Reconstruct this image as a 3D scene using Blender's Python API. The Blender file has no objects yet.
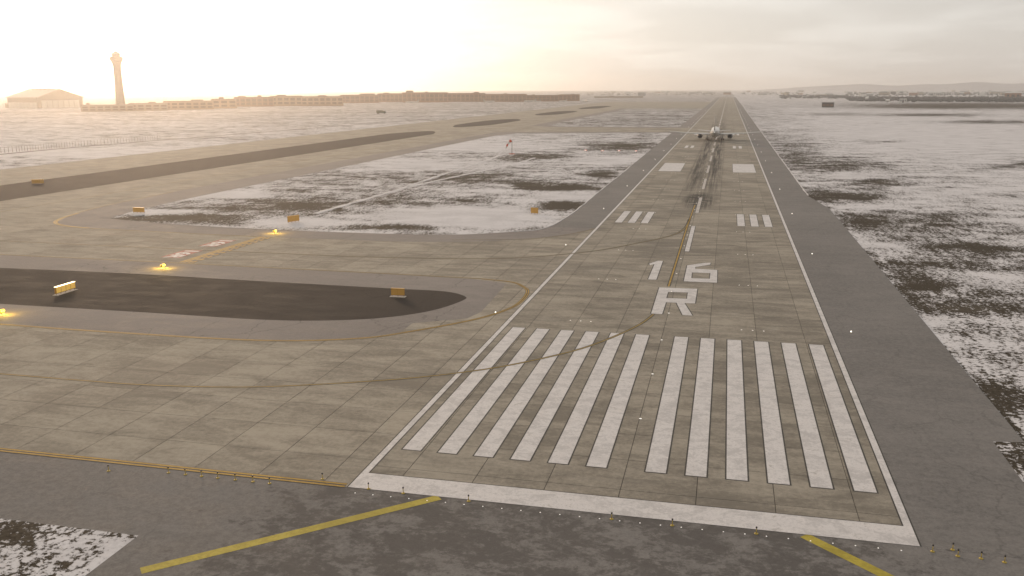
import bpy, bmesh, math, random
import numpy as np
from mathutils import Matrix, Vector

random.seed(7); rng = np.random.default_rng(7)
scene = bpy.context.scene
COL = scene.collection
R = math.radians

# ------------------------------------------------------------------ camera
F_PX, CAM = 895.25, np.array([7.44, -66.24, 33.37])
YAW, PITCH, ROLL = -0.23331, -0.21876, -0.003648
FW = np.array([math.sin(YAW)*math.cos(PITCH), math.cos(YAW)*math.cos(PITCH), math.sin(PITCH)])
_r = np.array([math.cos(YAW), -math.sin(YAW), 0.0]); _u = np.cross(_r, FW)
RT = _r*math.cos(ROLL) + _u*math.sin(ROLL)
UP = -_r*math.sin(ROLL) + _u*math.cos(ROLL)
cd = bpy.data.cameras.new('camera'); cam = bpy.data.objects.new('camera', cd); COL.objects.link(cam)
cd.sensor_width = 36.0; cd.lens = F_PX/1024*36.0; cd.clip_start = 0.5; cd.clip_end = 60000
m = Matrix.Identity(4)
for i in range(3):
    m[i][0], m[i][1], m[i][2], m[i][3] = RT[i], UP[i], -FW[i], CAM[i]
cam.matrix_world = m
scene.camera = cam

# ------------------------------------------------------------------ sky and sun
SUN_AZ, SUN_EL = R(-37), R(10.5)
SDIR = Vector((math.sin(SUN_AZ)*math.cos(SUN_EL), math.cos(SUN_AZ)*math.cos(SUN_EL), math.sin(SUN_EL)))
world = bpy.data.worlds.new('World'); scene.world = world; world.use_nodes = True
wt = world.node_tree; wt.nodes.clear()
def wn(t, **k):
    n = wt.nodes.new(t)
    for a, b in k.items(): setattr(n, a, b)
    return n
def wl(a, b): wt.links.new(a, b)
def wmath(op, a, b=None, c=None, clamp=False):
    n = wn('ShaderNodeMath', operation=op, use_clamp=clamp)
    for i, v in enumerate((a, b, c)):
        if v is None: continue
        if isinstance(v, (int, float)): n.inputs[i].default_value = v
        else: wl(v, n.inputs[i])
    return n.outputs[0]
sky = wn('ShaderNodeTexSky', sky_type='NISHITA', sun_disc=False, sun_elevation=SUN_EL, sun_rotation=SUN_AZ,
         air_density=1.2, dust_density=6.0, ozone_density=1.0, altitude=1600)
tc = wn('ShaderNodeTexCoord')
dt = wn('ShaderNodeVectorMath', operation='DOT_PRODUCT'); wl(tc.outputs['Generated'], dt.inputs[0]); dt.inputs[1].default_value = SDIR
dot = wmath('MAXIMUM', dt.outputs['Value'], 0.0)
glow = wmath('ADD', wmath('MULTIPLY', wmath('POWER', dot, 60.0), 1.2),
             wmath('ADD', wmath('MULTIPLY', wmath('POWER', dot, 12.0), 0.70), wmath('MULTIPLY', wmath('POWER', dot, 3.0), 0.24)))
sep = wn('ShaderNodeSeparateXYZ'); wl(tc.outputs['Generated'], sep.inputs[0])
zz = wmath('ADD', wmath('ABSOLUTE', sep.outputs[2]), 0.10)
cb = wn('ShaderNodeCombineXYZ'); wl(wmath('DIVIDE', sep.outputs[0], zz), cb.inputs[0]); wl(wmath('DIVIDE', sep.outputs[1], zz), cb.inputs[1])
nz = wn('ShaderNodeTexNoise'); nz.inputs['Scale'].default_value = 0.9; nz.inputs['Detail'].default_value = 5.0
nz.inputs['Roughness'].default_value = 0.5; nz.inputs['Distortion'].default_value = 0.4; wl(cb.outputs[0], nz.inputs['Vector'])
cr = wn('ShaderNodeMapRange'); cr.interpolation_type = 'SMOOTHSTEP'
cr.inputs[1].default_value = 0.38; cr.inputs[2].default_value = 0.66; cr.inputs[3].default_value = 0.0; cr.inputs[4].default_value = 1.0
wl(nz.outputs[0], cr.inputs[0])
cloud = wn('ShaderNodeMix', data_type='RGBA'); wl(cr.outputs[0], cloud.inputs[0])
cloud.inputs[6].default_value = (0.64, 0.607, 0.578, 1); cloud.inputs[7].default_value = (0.77, 0.74, 0.71, 1)
gm = wn('ShaderNodeVectorMath', operation='SCALE'); gm.inputs[0].default_value = (1.0, 0.94, 0.83); wl(glow, gm.inputs[3])
cg = wn('ShaderNodeVectorMath', operation='ADD'); wl(cloud.outputs[2], cg.inputs[0]); wl(gm.outputs[0], cg.inputs[1])
sk = wn('ShaderNodeVectorMath', operation='SCALE'); wl(sky.outputs[0], sk.inputs[0]); sk.inputs[3].default_value = 0.10
mx = wn('ShaderNodeMix', data_type='RGBA'); mx.inputs[0].default_value = 0.88
wl(sk.outputs[0], mx.inputs[6]); wl(cg.outputs[0], mx.inputs[7])
bg = wn('ShaderNodeBackground'); wl(mx.outputs[2], bg.inputs[0]); bg.inputs[1].default_value = 1.0
wo = wn('ShaderNodeOutputWorld'); wl(bg.outputs[0], wo.inputs[0])

sd = bpy.data.lights.new('sun', 'SUN'); sun = bpy.data.objects.new('sun', sd); COL.objects.link(sun)
sd.energy = 1.8; sd.angle = R(10); sd.color = (1.0, 0.70, 0.46)
sun.rotation_euler = (-SDIR).to_track_quat('-Z', 'Y').to_euler(); sun.location = (0, 0, 300)

scene.view_settings.view_transform = 'Standard'; scene.view_settings.look = 'None'
scene.view_settings.gamma = 1.0; scene.view_settings.use_curve_mapping = False
scene.view_settings.exposure = 0.0
scene.render.engine = 'CYCLES'
scene.cycles.max_bounces = 6; scene.cycles.transparent_max_bounces = 16; scene.cycles.volume_bounces = 1

# ------------------------------------------------------------------ pixel <-> ground
def gnd(u, v, z=0.0):
    d = FW + RT*(u-512)/F_PX - UP*(v-288)/F_PX
    t = (z-CAM[2])/d[2]
    return (CAM[0]+t*d[0], CAM[1]+t*d[1])
def proj(P):
    D = np.asarray(P, float) - CAM
    w = D@FW; w = np.where(w < 1, 1e-3, w)
    return 512+F_PX*(D@RT)/w, 288-F_PX*(D@UP)/w, D@FW
def atdist(u, dist):
    "ground point at a given forward distance under pixel column u (taken at the horizon)"
    d = FW + RT*(u-512)/F_PX - UP*(96-288)/F_PX
    k = dist/math.hypot(d[0], d[1])
    return (CAM[0]+d[0]*k, CAM[1]+d[1]*k)

# ------------------------------------------------------------------ node material helper
class NT:
    def __init__(s, name):
        s.m = bpy.data.materials.new(name); s.m.use_nodes = True; s.t = s.m.node_tree
        s.b = s.t.nodes['Principled BSDF']; s.out = s.t.nodes['Material Output']
        s.geo = s.t.nodes.new('ShaderNodeNewGeometry')
    def n(s, t, **k):
        x = s.t.nodes.new(t)
        for a, b in k.items(): setattr(x, a, b)
        return x
    def put(s, sock, v):
        if isinstance(v, (int, float, tuple)): sock.default_value = v if not (isinstance(v, tuple) and len(v) == 3 and sock.type == 'RGBA') else (*v, 1)
        else: s.t.links.new(v, sock)
    def math(s, op, a, b=None, c=None, clamp=False):
        x = s.n('ShaderNodeMath', operation=op, use_clamp=clamp)
        for i, v in enumerate((a, b, c)):
            if v is not None: s.put(x.inputs[i], v)
        return x.outputs[0]
    def pos(s, sx=1, sy=1, sz=1, loc=(0, 0, 0), rz=0):
        x = s.n('ShaderNodeMapping'); s.t.links.new(s.geo.outputs['Position'], x.inputs[0])
        x.inputs['Scale'].default_value = (sx, sy, sz); x.inputs['Location'].default_value = loc; x.inputs['Rotation'].default_value = (0, 0, rz)
        return x.outputs[0]
    def noise(s, vec, scale, detail=4, rough=0.55, dist=0.0):
        x = s.n('ShaderNodeTexNoise'); s.put(x.inputs['Vector'], vec)
        x.inputs['Scale'].default_value = scale; x.inputs['Detail'].default_value = detail
        x.inputs['Roughness'].default_value = rough; x.inputs['Distortion'].default_value = dist
        return x.outputs[0]
    def step(s, v, a, b, lo=0.0, hi=1.0):
        x = s.n('ShaderNodeMapRange'); x.interpolation_type = 'SMOOTHSTEP'; s.put(x.inputs[0], v)
        x.inputs[1].default_value = a; x.inputs[2].default_value = b; x.inputs[3].default_value = lo; x.inputs[4].default_value = hi
        return x.outputs[0]
    def mix(s, f, a, b, blend='MIX'):
        x = s.n('ShaderNodeMix', data_type='RGBA', blend_type=blend)
        s.put(x.inputs[0], f); s.put(x.inputs[6], a); s.put(x.inputs[7], b)
        return x.outputs[2]
    def fin(s, col, rough=0.85, bump=None, bstr=0.3, bdist=0.02, spec=0.3):
        s.put(s.b.inputs['Base Color'], col); s.put(s.b.inputs['Roughness'], rough)
        s.b.inputs['Specular IOR Level'].default_value = spec
        if bump is not None:
            x = s.n('ShaderNodeBump'); x.inputs['Strength'].default_value = bstr; x.inputs['Distance'].default_value = bdist
            s.t.links.new(bump, x.inputs['Height']); s.t.links.new(x.outputs[0], s.b.inputs['Normal'])
        return s.m

M = {}
def simple(name, c, rough=0.6, var=0.12, scale=3.0, metal=0.0, spec=0.4):
    a = NT(name)
    f = a.noise(a.geo.outputs['Position'], scale, 4)
    col = a.mix(f, tuple(x*(1-var) for x in c), tuple(min(1, x*(1+var)) for x in c))
    a.b.inputs['Metallic'].default_value = metal
    M[name] = a.fin(col, rough, spec=spec)
    return M[name]
def emit(name, c, e, base=None):
    a = NT(name); f = a.noise(a.geo.outputs['Position'], 6.0, 2)
    col = a.mix(f, tuple(x*0.9 for x in c), c)
    a.put(a.b.inputs['Base Color'], (*(base or c), 1)); a.put(a.b.inputs['Emission Color'], col)
    a.b.inputs['Emission Strength'].default_value = e
    M[name] = a.m
    return a.m

def concrete(name, c1, c2, rubber=False):
    a = NT(name)
    p = a.geo.outputs['Position']
    cell = a.n('ShaderNodeVectorMath', operation='DIVIDE'); a.t.links.new(p, cell.inputs[0]); cell.inputs[1].default_value = (6.35, 6.35, 1e6)
    fl = a.n('ShaderNodeVectorMath', operation='FLOOR'); a.t.links.new(cell.outputs[0], fl.inputs[0])
    wh = a.n('ShaderNodeTexWhiteNoise', noise_dimensions='3D'); a.t.links.new(fl.outputs[0], wh.inputs[0])
    big = a.noise(a.pos(1, 1, 1), 0.045, 5, 0.6, 0.3)
    mid = a.noise(a.pos(0.45, 1.2, 1), 0.28, 6, 0.65, 0.6)
    fine = a.noise(a.pos(1, 1, 1), 1.7, 8, 0.8)
    f = a.math('ADD', a.math('MULTIPLY', big, 0.40), a.math('ADD', a.math('MULTIPLY', mid, 0.50), a.math('MULTIPLY', fine, 0.45)))
    f = a.math('ADD', f, a.math('MULTIPLY', a.math('SUBTRACT', wh.outputs[0], 0.5), 0.07))
    col = a.mix(a.step(f, 0.55, 0.81), c1, c2)
    # dark weather stains with a shape of their own, brushed across the slabs
    st = a.noise(a.pos(0.16, 0.75, 1, (13, 7, 0)), 0.55, 6, 0.62, 0.8)
    col = a.mix(a.step(st, 0.54, 0.74, 0, 0.32), col, (0.14, 0.127, 0.11))
    pale = a.noise(a.pos(0.3, 0.8, 1, (3, 47, 0)), 0.33, 5, 0.6, 0.5)
    col = a.mix(a.step(pale, 0.58, 0.76, 0, 0.30), col, (0.42, 0.39, 0.33))
    if rubber:
        s = a.n('ShaderNodeSeparateXYZ'); a.t.links.new(p, s.inputs[0])
        ax = a.math('ABSOLUTE', a.math('ADD', s.outputs[0], 0.3))
        band = a.step(a.math('ABSOLUTE', a.math('SUBTRACT', ax, 3.2)), 0.7, 4.4, 1.0, 0.0)
        along = a.math('MULTIPLY', a.step(s.outputs[1], 178, 300), a.step(s.outputs[1], 420, 1100, 1.0, 0.25))
        stk = a.noise(a.pos(1.0, 0.010, 1), 1.3, 6, 0.7)
        stk2 = a.noise(a.pos(1.0, 0.05, 1, (5, 3, 0)), 0.5, 4, 0.6)
        k = a.math('MULTIPLY', a.math('MULTIPLY', band, along), a.step(a.math('ADD', stk, a.math('MULTIPLY', stk2, 0.5)), 0.58, 0.86))
        # the scuffed spot where the lead-in line reaches the dashes
        dx = a.math('MULTIPLY', s.outputs[0], 0.16); dy = a.math('MULTIPLY', a.math('SUBTRACT', s.outputs[1], 212), 0.034)
        rr = a.math('ADD', a.math('MULTIPLY', dx, dx), a.math('MULTIPLY', dy, dy))
        k2 = a.math('MULTIPLY', a.step(rr, 0.1, 1.0, 1.0, 0.0), a.step(a.math('ADD', stk, mid), 0.82, 1.06))
        k = a.math('MAXIMUM', k, k2)
        col = a.mix(a.math('MULTIPLY', k, 0.97), col, (0.04, 0.036, 0.032))
    M[name] = a.fin(col, a.step(big, 0.3, 0.7, 0.82, 0.97), fine, 0.35, 0.02, 0.18)
concrete('concrete', (0.200, 0.176, 0.140), (0.378, 0.335, 0.268))
concrete('runway_concrete', (0.180, 0.159, 0.128), (0.348, 0.31, 0.250), rubber=True)

def asphalt(name, c, var=0.2, patch=0.0, streak=0.2, dark=(0.06, 0.055, 0.05), pale=0.0, spec=0.3, grain=0.0, cracks=0.0):
    a = NT(name)
    fine = a.noise(a.pos(), 5.0, 6, 0.75); mid = a.noise(a.pos(0.6, 1.3, 1), 0.25, 6, 0.65, 0.4); big = a.noise(a.pos(), 0.03, 4, 0.55)
    f = a.math('ADD', a.math('MULTIPLY', fine, 0.4), a.math('ADD', a.math('MULTIPLY', mid, 0.4), a.math('MULTIPLY', big, 0.3)))
    col = a.mix(a.step(f, 0.45, 0.66), tuple(x*(1-var) for x in c), tuple(x*(1+var) for x in c))
    st = a.noise(a.pos(0.12, 0.9, 1, (31, 2, 0)), 0.5, 6, 0.62, 0.5)
    col = a.mix(a.step(st, 0.58, 0.76, 0, streak*2), col, dark)
    if grain:
        e = a.noise(a.pos(1, 1, 1, (41, 5, 0)), 1.6, 8, 0.8)
        col = a.mix(a.step(e, 0.40, 0.62, 0, grain), col, tuple(x*1.45 for x in c))
    if cracks:
        wv = a.n('ShaderNodeVectorMath', operation='ADD'); a.t.links.new(a.pos(1, 0.55, 1), wv.inputs[0])
        nc = a.n('ShaderNodeTexNoise'); a.put(nc.inputs['Vector'], a.pos()); nc.inputs['Scale'].default_value = 0.5; nc.inputs['Detail'].default_value = 5.0
        sc_ = a.n('ShaderNodeVectorMath', operation='SCALE'); a.t.links.new(nc.outputs['Color'], sc_.inputs[0]); sc_.inputs[3].default_value = 2.2
        a.t.links.new(sc_.outputs[0], wv.inputs[1])
        vo = a.n('ShaderNodeTexVoronoi', feature='DISTANCE_TO_EDGE'); a.t.links.new(wv.outputs[0], vo.inputs['Vector']); vo.inputs['Scale'].default_value = 0.13
        gate = a.step(a.noise(a.pos(1, 1, 1, (8, 77, 0)), 0.06, 3), 0.44, 0.58)
        col = a.mix(a.math('MULTIPLY', a.step(vo.outputs['Distance'], 0.004, 0.016, 1.0, 0.0), a.math('MULTIPLY', gate, cracks)), col, tuple(x*0.45 for x in c))
        wet = a.noise(a.pos(0.35, 1.0, 1, (61, 12, 0)), 0.11, 7, 0.7, 0.5)
        col = a.mix(a.step(wet, 0.60, 0.70, 0, cracks*0.8), col, tuple(x*0.55 for x in c))
    if patch:
        d = a.noise(a.pos(0.8, 1.0, 1, (3, 9, 0)), 0.26, 10, 0.74, 0.3)
        d2 = a.noise(a.pos(0.8, 1.0, 1, (53, 19, 0)), 1.5, 8, 0.75, 0.2)
        d = a.math('ADD', a.math('MULTIPLY', d, 0.7), a.math('MULTIPLY', d2, 0.4))
        s_ = a.n('ShaderNodeSeparateXYZ'); a.t.links.new(a.geo.outputs['Position'], s_.inputs[0])
        d = a.math('SUBTRACT', d, a.math('MULTIPLY', a.step(s_.outputs[0], -36.0, -22.0, 1.0, 0.0), 0.16))
        d = a.math('SUBTRACT', d, a.math('MULTIPLY', a.step(s_.outputs[0], 17.0, 24.0), 0.10))
        col = a.mix(a.step(d, 0.48, 0.58, 0, patch), col, dark)
        e = a.noise(a.pos(1, 1, 1, (71, 9, 0)), 0.5, 7, 0.7, 1.2)
        col = a.mix(a.step(e, 0.56, 0.70, 0, patch*0.5), col, tuple(x*1.25 for x in c))
    if pale:
        e = a.noise(a.pos(1, 1, 1, (17, 90, 0)), 0.9, 8, 0.75)
        col = a.mix(a.step(e, 0.6, 0.72, 0, pale), col, (0.4, 0.38, 0.36))
    M[name] = a.fin(col, a.step(mid, 0.3, 0.7, 0.8, 0.97), fine, 0.6, 0.03, spec)
asphalt('shoulder_asphalt', (0.158, 0.147, 0.136), 0.25, streak=0.12, grain=0.55, cracks=0.32)
asphalt('pad_asphalt', (0.158, 0.147, 0.136), 0.25, patch=0.72, streak=0.12, grain=0.55, cracks=0.2, dark=(0.072, 0.064, 0.058))
asphalt('dark_asphalt', (0.052, 0.044, 0.038), 0.16, streak=0.05, dark=(0.04, 0.034, 0.03), spec=0.05, cracks=0.4, grain=0.35)
asphalt('taxi_shoulder_asphalt', (0.20, 0.178, 0.162), 0.2, streak=0.18, dark=(0.11, 0.1, 0.09), cracks=0.6, grain=0.25)
asphalt('road_asphalt', (0.17, 0.145, 0.125), 0.2)
simple('joint', (0.055, 0.05, 0.044), 0.95, 0.3, 4)

def paint(name, c, wear=(0.22, 0.20, 0.17), amount=0.5, dirt=0.35):
    a = NT(name)
    n1 = a.noise(a.pos(0.8, 1.0, 1), 0.55, 7, 0.68, 0.6); n2 = a.noise(a.pos(), 3.5, 6, 0.75); n3 = a.noise(a.pos(0.25, 1.0, 1, (9, 1, 0)), 0.8, 6, 0.65, 0.5)
    col = a.mix(a.step(a.math('ADD', a.math('MULTIPLY', n1, 0.7), a.math('MULTIPLY', n2, 0.5)), 0.50, 0.68), tuple(x*0.74 for x in c), c)
    n4 = a.noise(a.pos(0.5, 0.9, 1, (19, 4, 0)), 0.17, 8, 0.7, 0.6)
    col = a.mix(a.step(n4, 0.50, 0.66, 0, dirt), col, tuple(x*0.66 for x in c))
    col = a.mix(a.step(a.math('ADD', n1, a.math('MULTIPLY', n2, 0.6)), 0.86, 1.02, 0, amount), col, wear)
    col = a.mix(a.step(n3, 0.54, 0.74, 0, dirt), col, tuple(x*0.55 for x in c))
    M[name] = a.fin(col, 0.75, n2, 0.3, 0.01, 0.3)
paint('white_paint', (0.66, 0.625, 0.60), amount=0.5, dirt=0.35)
paint('dull_white_paint', (0.53, 0.49, 0.445), amount=0.75, dirt=0.5)
paint('yellow_paint', (0.42, 0.255, 0.035), amount=0.32, dirt=0.5)
paint('bright_yellow_paint', (0.44, 0.35, 0.045), amount=0.3, dirt=0.5)
paint('faded_yellow_paint', (0.31, 0.215, 0.055), amount=0.5, dirt=0.5)
paint('black_paint', (0.060, 0.054, 0.045), amount=0.4, dirt=0.3)
paint('red_paint', (0.27, 0.07, 0.05), amount=0.45, dirt=0.3)

def snow_material(name):
    a = NT(name)
    at = a.n('ShaderNodeAttribute', attribute_name='cover'); cov = at.outputs['Fac']
    n0 = a.noise(a.pos(0.6, 1.0, 1), 0.018, 5, 0.55, 0.5)
    n1 = a.noise(a.pos(0.7, 1.0, 1), 0.10, 8, 0.66, 0.5)
    n2 = a.noise(a.pos(1.0, 1.0, 1, (4, 8, 0)), 1.6, 8, 0.74, 0.3)
    n3 = a.noise(a.pos(1.6, 0.35, 1, (9, 3, 0), R(28)), 0.35, 7, 0.7)
    s = a.math('ADD', a.math('MULTIPLY', a.math('SUBTRACT', n0, 0.5), 0.7), a.math('MULTIPLY', a.math('SUBTRACT', n1, 0.5), 1.8))
    s = a.math('ADD', s, a.math('ADD', a.math('MULTIPLY', a.math('SUBTRACT', n2, 0.5), 3.3), a.math('MULTIPLY', a.math('SUBTRACT', n3, 0.5), 1.5)))
    s = a.math('ADD', s, cov)
    f = a.step(s, 0.36, 0.53)
    g = a.noise(a.pos(), 2.6, 6, 0.75)
    grass = a.mix(a.step(g, 0.3, 0.75), (0.030, 0.024, 0.017), (0.105, 0.086, 0.062))
    grass = a.mix(a.step(n1, 0.48, 0.7, 0, 0.45), grass, (0.14, 0.118, 0.09))
    sn = a.mix(a.step(a.math('ADD', n1, n2), 0.75, 1.25), (0.52, 0.497, 0.49), (0.68, 0.655, 0.65))
    col = a.mix(f, grass, sn)
    h = a.math('ADD', a.math('MULTIPLY', f, 1.0), a.math('MULTIPLY', g, 0.35))
    M[name] = a.fin(col, 0.9, h, 0.7, 0.06, 0.06)
snow_material('snow_and_grass')
a = NT('clean_snow'); n = a.noise(a.pos(), 1.2, 6, 0.7)
M['clean_snow'] = a.fin(a.mix(a.step(n, 0.3, 0.7), (0.52, 0.495, 0.48), (0.68, 0.655, 0.64)), 0.9, n, 0.6, 0.05, 0.2)

# ------------------------------------------------------------------ mesh helpers
class MB:
    def __init__(s): s.v = []; s.f = []; s.smooth = []
    def add(s, vs, fs, sm=False):
        o = len(s.v); s.v += [tuple(map(float, p)) for p in vs]; s.f += [tuple(i+o for i in f) for f in fs]; s.smooth += [sm]*len(fs)
        return s
    def box(s, x0, x1, y0, y1, z0, z1):
        return s.add([(x0,y0,z0),(x1,y0,z0),(x1,y1,z0),(x0,y1,z0),(x0,y0,z1),(x1,y0,z1),(x1,y1,z1),(x0,y1,z1)],
                     [(3,2,1,0),(4,5,6,7),(0,1,5,4),(1,2,6,5),(2,3,7,6),(3,0,4,7)])
    def quad(s, x0, x1, y0, y1, z): return s.add([(x0,y0,z),(x1,y0,z),(x1,y1,z),(x0,y1,z)], [(0,1,2,3)])
    def poly(s, pts, z): return s.add([(x, y, z) for x, y in pts], [tuple(range(len(pts)))])
    def tube(s, p0, p1, r0, r1=None, n=10, caps=True):
        r1 = r0 if r1 is None else r1
        p0, p1 = Vector(p0), Vector(p1); d = (p1-p0).normalized()
        a = d.orthogonal().normalized(); b = d.cross(a)
        vs = [p0+(a*math.cos(2*math.pi*i/n)+b*math.sin(2*math.pi*i/n))*r0 for i in range(n)]
        vs += [p1+(a*math.cos(2*math.pi*i/n)+b*math.sin(2*math.pi*i/n))*r1 for i in range(n)]
        s.add(vs, [(i, (i+1) % n, n+(i+1) % n, n+i) for i in range(n)], True)
        if caps: s.add(vs, [tuple(range(n-1, -1, -1)), tuple(range(n, 2*n))])
        return s
    def lathe(s, prof, c=(0, 0, 0), axis='z', n=16):
        vs = []; k = len(prof)
        for r, h in prof:
            for i in range(n):
                ca, sa = math.cos(2*math.pi*i/n)*r, math.sin(2*math.pi*i/n)*r
                vs.append((c[0]+ca, c[1]+sa, c[2]+h) if axis == 'z' else (c[0]+ca, c[1]+h, c[2]+sa))
        fs = []
        for j in range(k-1):
            for i in range(n):
                q = (j*n+i, j*n+(i+1) % n, (j+1)*n+(i+1) % n, (j+1)*n+i)
                fs.append(q if axis == 'z' else q[::-1])
        s.add(vs, fs, True)
        c0, c1 = tuple(range(n)), tuple(range((k-1)*n, k*n))
        s.add(vs, [c0[::-1], c1] if axis == 'z' else [c0, c1[::-1]])
        return s
    def loft(s, secs, sm=True, caps=True):
        n = len(secs[0]); vs = [p for q in secs for p in q]
        s.add(vs, [(j*n+i, j*n+(i+1) % n, (j+1)*n+(i+1) % n, (j+1)*n+i) for j in range(len(secs)-1) for i in range(n)], sm)
        if caps: s.add(vs, [tuple(range(n-1, -1, -1)), tuple(range((len(secs)-1)*n, len(secs)*n))])
        return s
    def ribbon(s, pts, w, z, off=0.0):
        P = [Vector((x, y)) for x, y in pts]; vs = []
        for i, p in enumerate(P):
            t = (P[min(i+1, len(P)-1)]-P[max(i-1, 0)]).normalized(); nn = Vector((-t.y, t.x))
            q0 = p+nn*(off+w/2); q1 = p+nn*(off-w/2); vs += [(q0.x, q0.y, z), (q1.x, q1.y, z)]
        return s.add(vs, [(2*i+1, 2*i+3, 2*i+2, 2*i) for i in range(len(P)-1)])
    def build(s, name, mat, parent=None, fix=True, **kw):
        me = bpy.data.meshes.new(name); me.from_pydata(s.v, [], s.f)
        me.polygons.foreach_set('use_smooth', s.smooth)
        if fix and len(s.f) < 20000:
            b = bmesh.new(); b.from_mesh(me); bmesh.ops.remove_doubles(b, verts=b.verts, dist=1e-5); bmesh.ops.recalc_face_normals(b, faces=b.faces); b.to_mesh(me); b.free()
        me.materials.append(M[mat] if isinstance(mat, str) else mat); me.update()
        return link(name, me, parent, **kw)
def link(name, data, parent=None, **kw):
    o = bpy.data.objects.new(name, data); COL.objects.link(o)
    if parent is not None: o.parent = parent
    for k, v in kw.items(): o[k] = v
    return o
def empty(name, label, cat, loc=(0, 0, 0), rz=0.0, group=None):
    o = link(name, None, None, label=label, category=cat); o.location = loc; o.rotation_euler = (0, 0, rz)
    if group: o['group'] = group
    return o
def copy_tree(o, parent=None):
    c = o.copy(); COL.objects.link(c); c.parent = parent
    for ch in o.children:
        if ch.name in COL.objects: copy_tree(ch, c)
    return c
def smooth(pts, k=8, closed=False):
    P = [np.array(p, float) for p in pts]; n = len(P); out = []
    for i in range(n if closed else n-1):
        g = (lambda j: P[j % n]) if closed else (lambda j: P[min(max(j, 0), n-1)])
        a, b, c, d = g(i-1), g(i), g(i+1), g(i+2)
        for t in np.linspace(0, 1, k, endpoint=False):
            out.append(tuple(0.5*((2*b)+(-a+c)*t+(2*a-5*b+4*c-d)*t*t+(-a+3*b-3*c+d)*t**3)))
    if not closed: out.append(tuple(P[-1]))
    return out
def inside(x, y, poly):
    c = False; n = len(poly)
    for i in range(n):
        x1, y1 = poly[i]; x2, y2 = poly[(i+1) % n]
        if (y1 > y) != (y2 > y) and x < (x2-x1)*(y-y1)/(y2-y1)+x1: c = not c
    return c
def flat(name, pts, z, mat, parent=None, **kw):
    b = bmesh.new(); f = b.faces.new([b.verts.new((x, y, z)) for x, y in pts]); b.normal_update()
    if f.normal.z < 0: bmesh.ops.reverse_faces(b, faces=[f])
    bmesh.ops.triangulate(b, faces=b.faces[:])
    me = bpy.data.meshes.new(name); b.to_mesh(me); b.free(); me.materials.append(M[mat])
    return link(name, me, parent, **kw)

# ------------------------------------------------------------------ snow cover map (world-fixed, one value per ground vertex)
BLOBS = [  # u, v, su, sv, amount  (grass < 0 < snow), read off the photograph and turned into ground positions
 (190,218,52,3.2,-.75),(160,213,26,1.8,.75),(231,195,26,2.2,.7),(294,222,23,3.2,1.0),(240,206,60,5,-.28),(390,227,40,2.6,-.7),
 (450,220,60,7,.55),(310,206,36,7,-.38),(400,200,30,5,-.30),(468,202,12,3,-.4),(470,176,36,4,-.45),(528,186,12,2.6,-.75),
 (572,188,22,2.2,-.85),(603,174,12,2.4,-.65),(562,206,18,3.4,-.85),(615,146,26,3,-.5),(540,157,30,2.6,-.45),(480,215,45,6,.4),
 (480,147,60,4,.4),(566,197,26,2.6,.6),(350,178,50,5,-.1),(420,165,40,4,.35),(600,160,25,3,.4),(110,152,120,4,.3),
 (792,152,20,10,-.42),(846,165,30,4.5,-.55),(880,182,15,3,-.8),(846,176,30,2.0,.55),(920,136,95,14,.42),(885,141,26,1.6,-.6),
 (1000,167,16,1.6,-.5),(1020,164,8,1.6,-.8),(965,106,80,2.2,-1.25),(930,115,45,1.2,-1.0),(990,122,50,1.5,-1.0),(830,114,25,1.2,-.45),
 (830,196,22,3.2,-.75),(868,198,16,3,-.45),(868,222,16,6,-.6),(935,226,28,7,-.35),(976,247,30,4.5,-.7),(935,261,60,5,-.3),
 (925,285,15,7,-.7),(990,292,25,5,-.25),(882,246,26,3.2,.6),(985,283,40,5,.35),(905,292,8,14,-.3),(972,309,42,3.6,-.8),(930,322,12,6,.3),(1000,360,22,12,.2),
 (985,340,22,9,.12),(1000,395,22,25,-.25),(25,532,34,10,-.8),(112,544,16,6,.4),(60,545,14,5,.3),(30,565,14,5,.25),(1010,452,10,10,-.35),(860,210,12,3,.4),(905,205,60,4,.25),(950,190,60,5,.25)]
BL = np.array(BLOBS)
def cover_at(P):
    P = np.asarray(P, float)
    u, v, w = proj(np.c_[P[:, 0], P[:, 1], np.zeros(len(P))])
    x, y = P[:, 0], P[:, 1]
    c = np.full(len(P), 0.58)
    right = x > 30
    c = np.where(right, 0.50+0.27*np.clip((x-45)/80, 0, 1), c)
    c = np.where(x < -290, 0.78, c)
    c = np.where(x < -290, 0.62-0.14*np.clip((y-500)/500, 0, 1), c)
    c = np.where((x > -290) & (x < 0) & (y > 645), 0.42, c)
    far = np.clip((y-900)/1500, 0, 1); c = c*(1-far)+np.where(x > 30, 0.62, 0.42)*far
    ok = (w > 5)
    for bu, bv, su, sv, am in BL:
        e = ((u-bu)/su)**2+((v-bv)/sv)**2
        c = c+np.where(ok & (e < 16), np.where((u < 660) & (v < 260), 1.05, 0.75)*am*np.exp(-0.5*e), 0)
    return c
def put_cover(me):
    co = np.zeros(len(me.vertices)*3); me.vertices.foreach_get('co', co)
    at = me.attributes.new('cover', 'FLOAT', 'POINT'); at.data.foreach_set('value', cover_at(co.reshape(-1, 3)).astype(np.float32))
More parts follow.
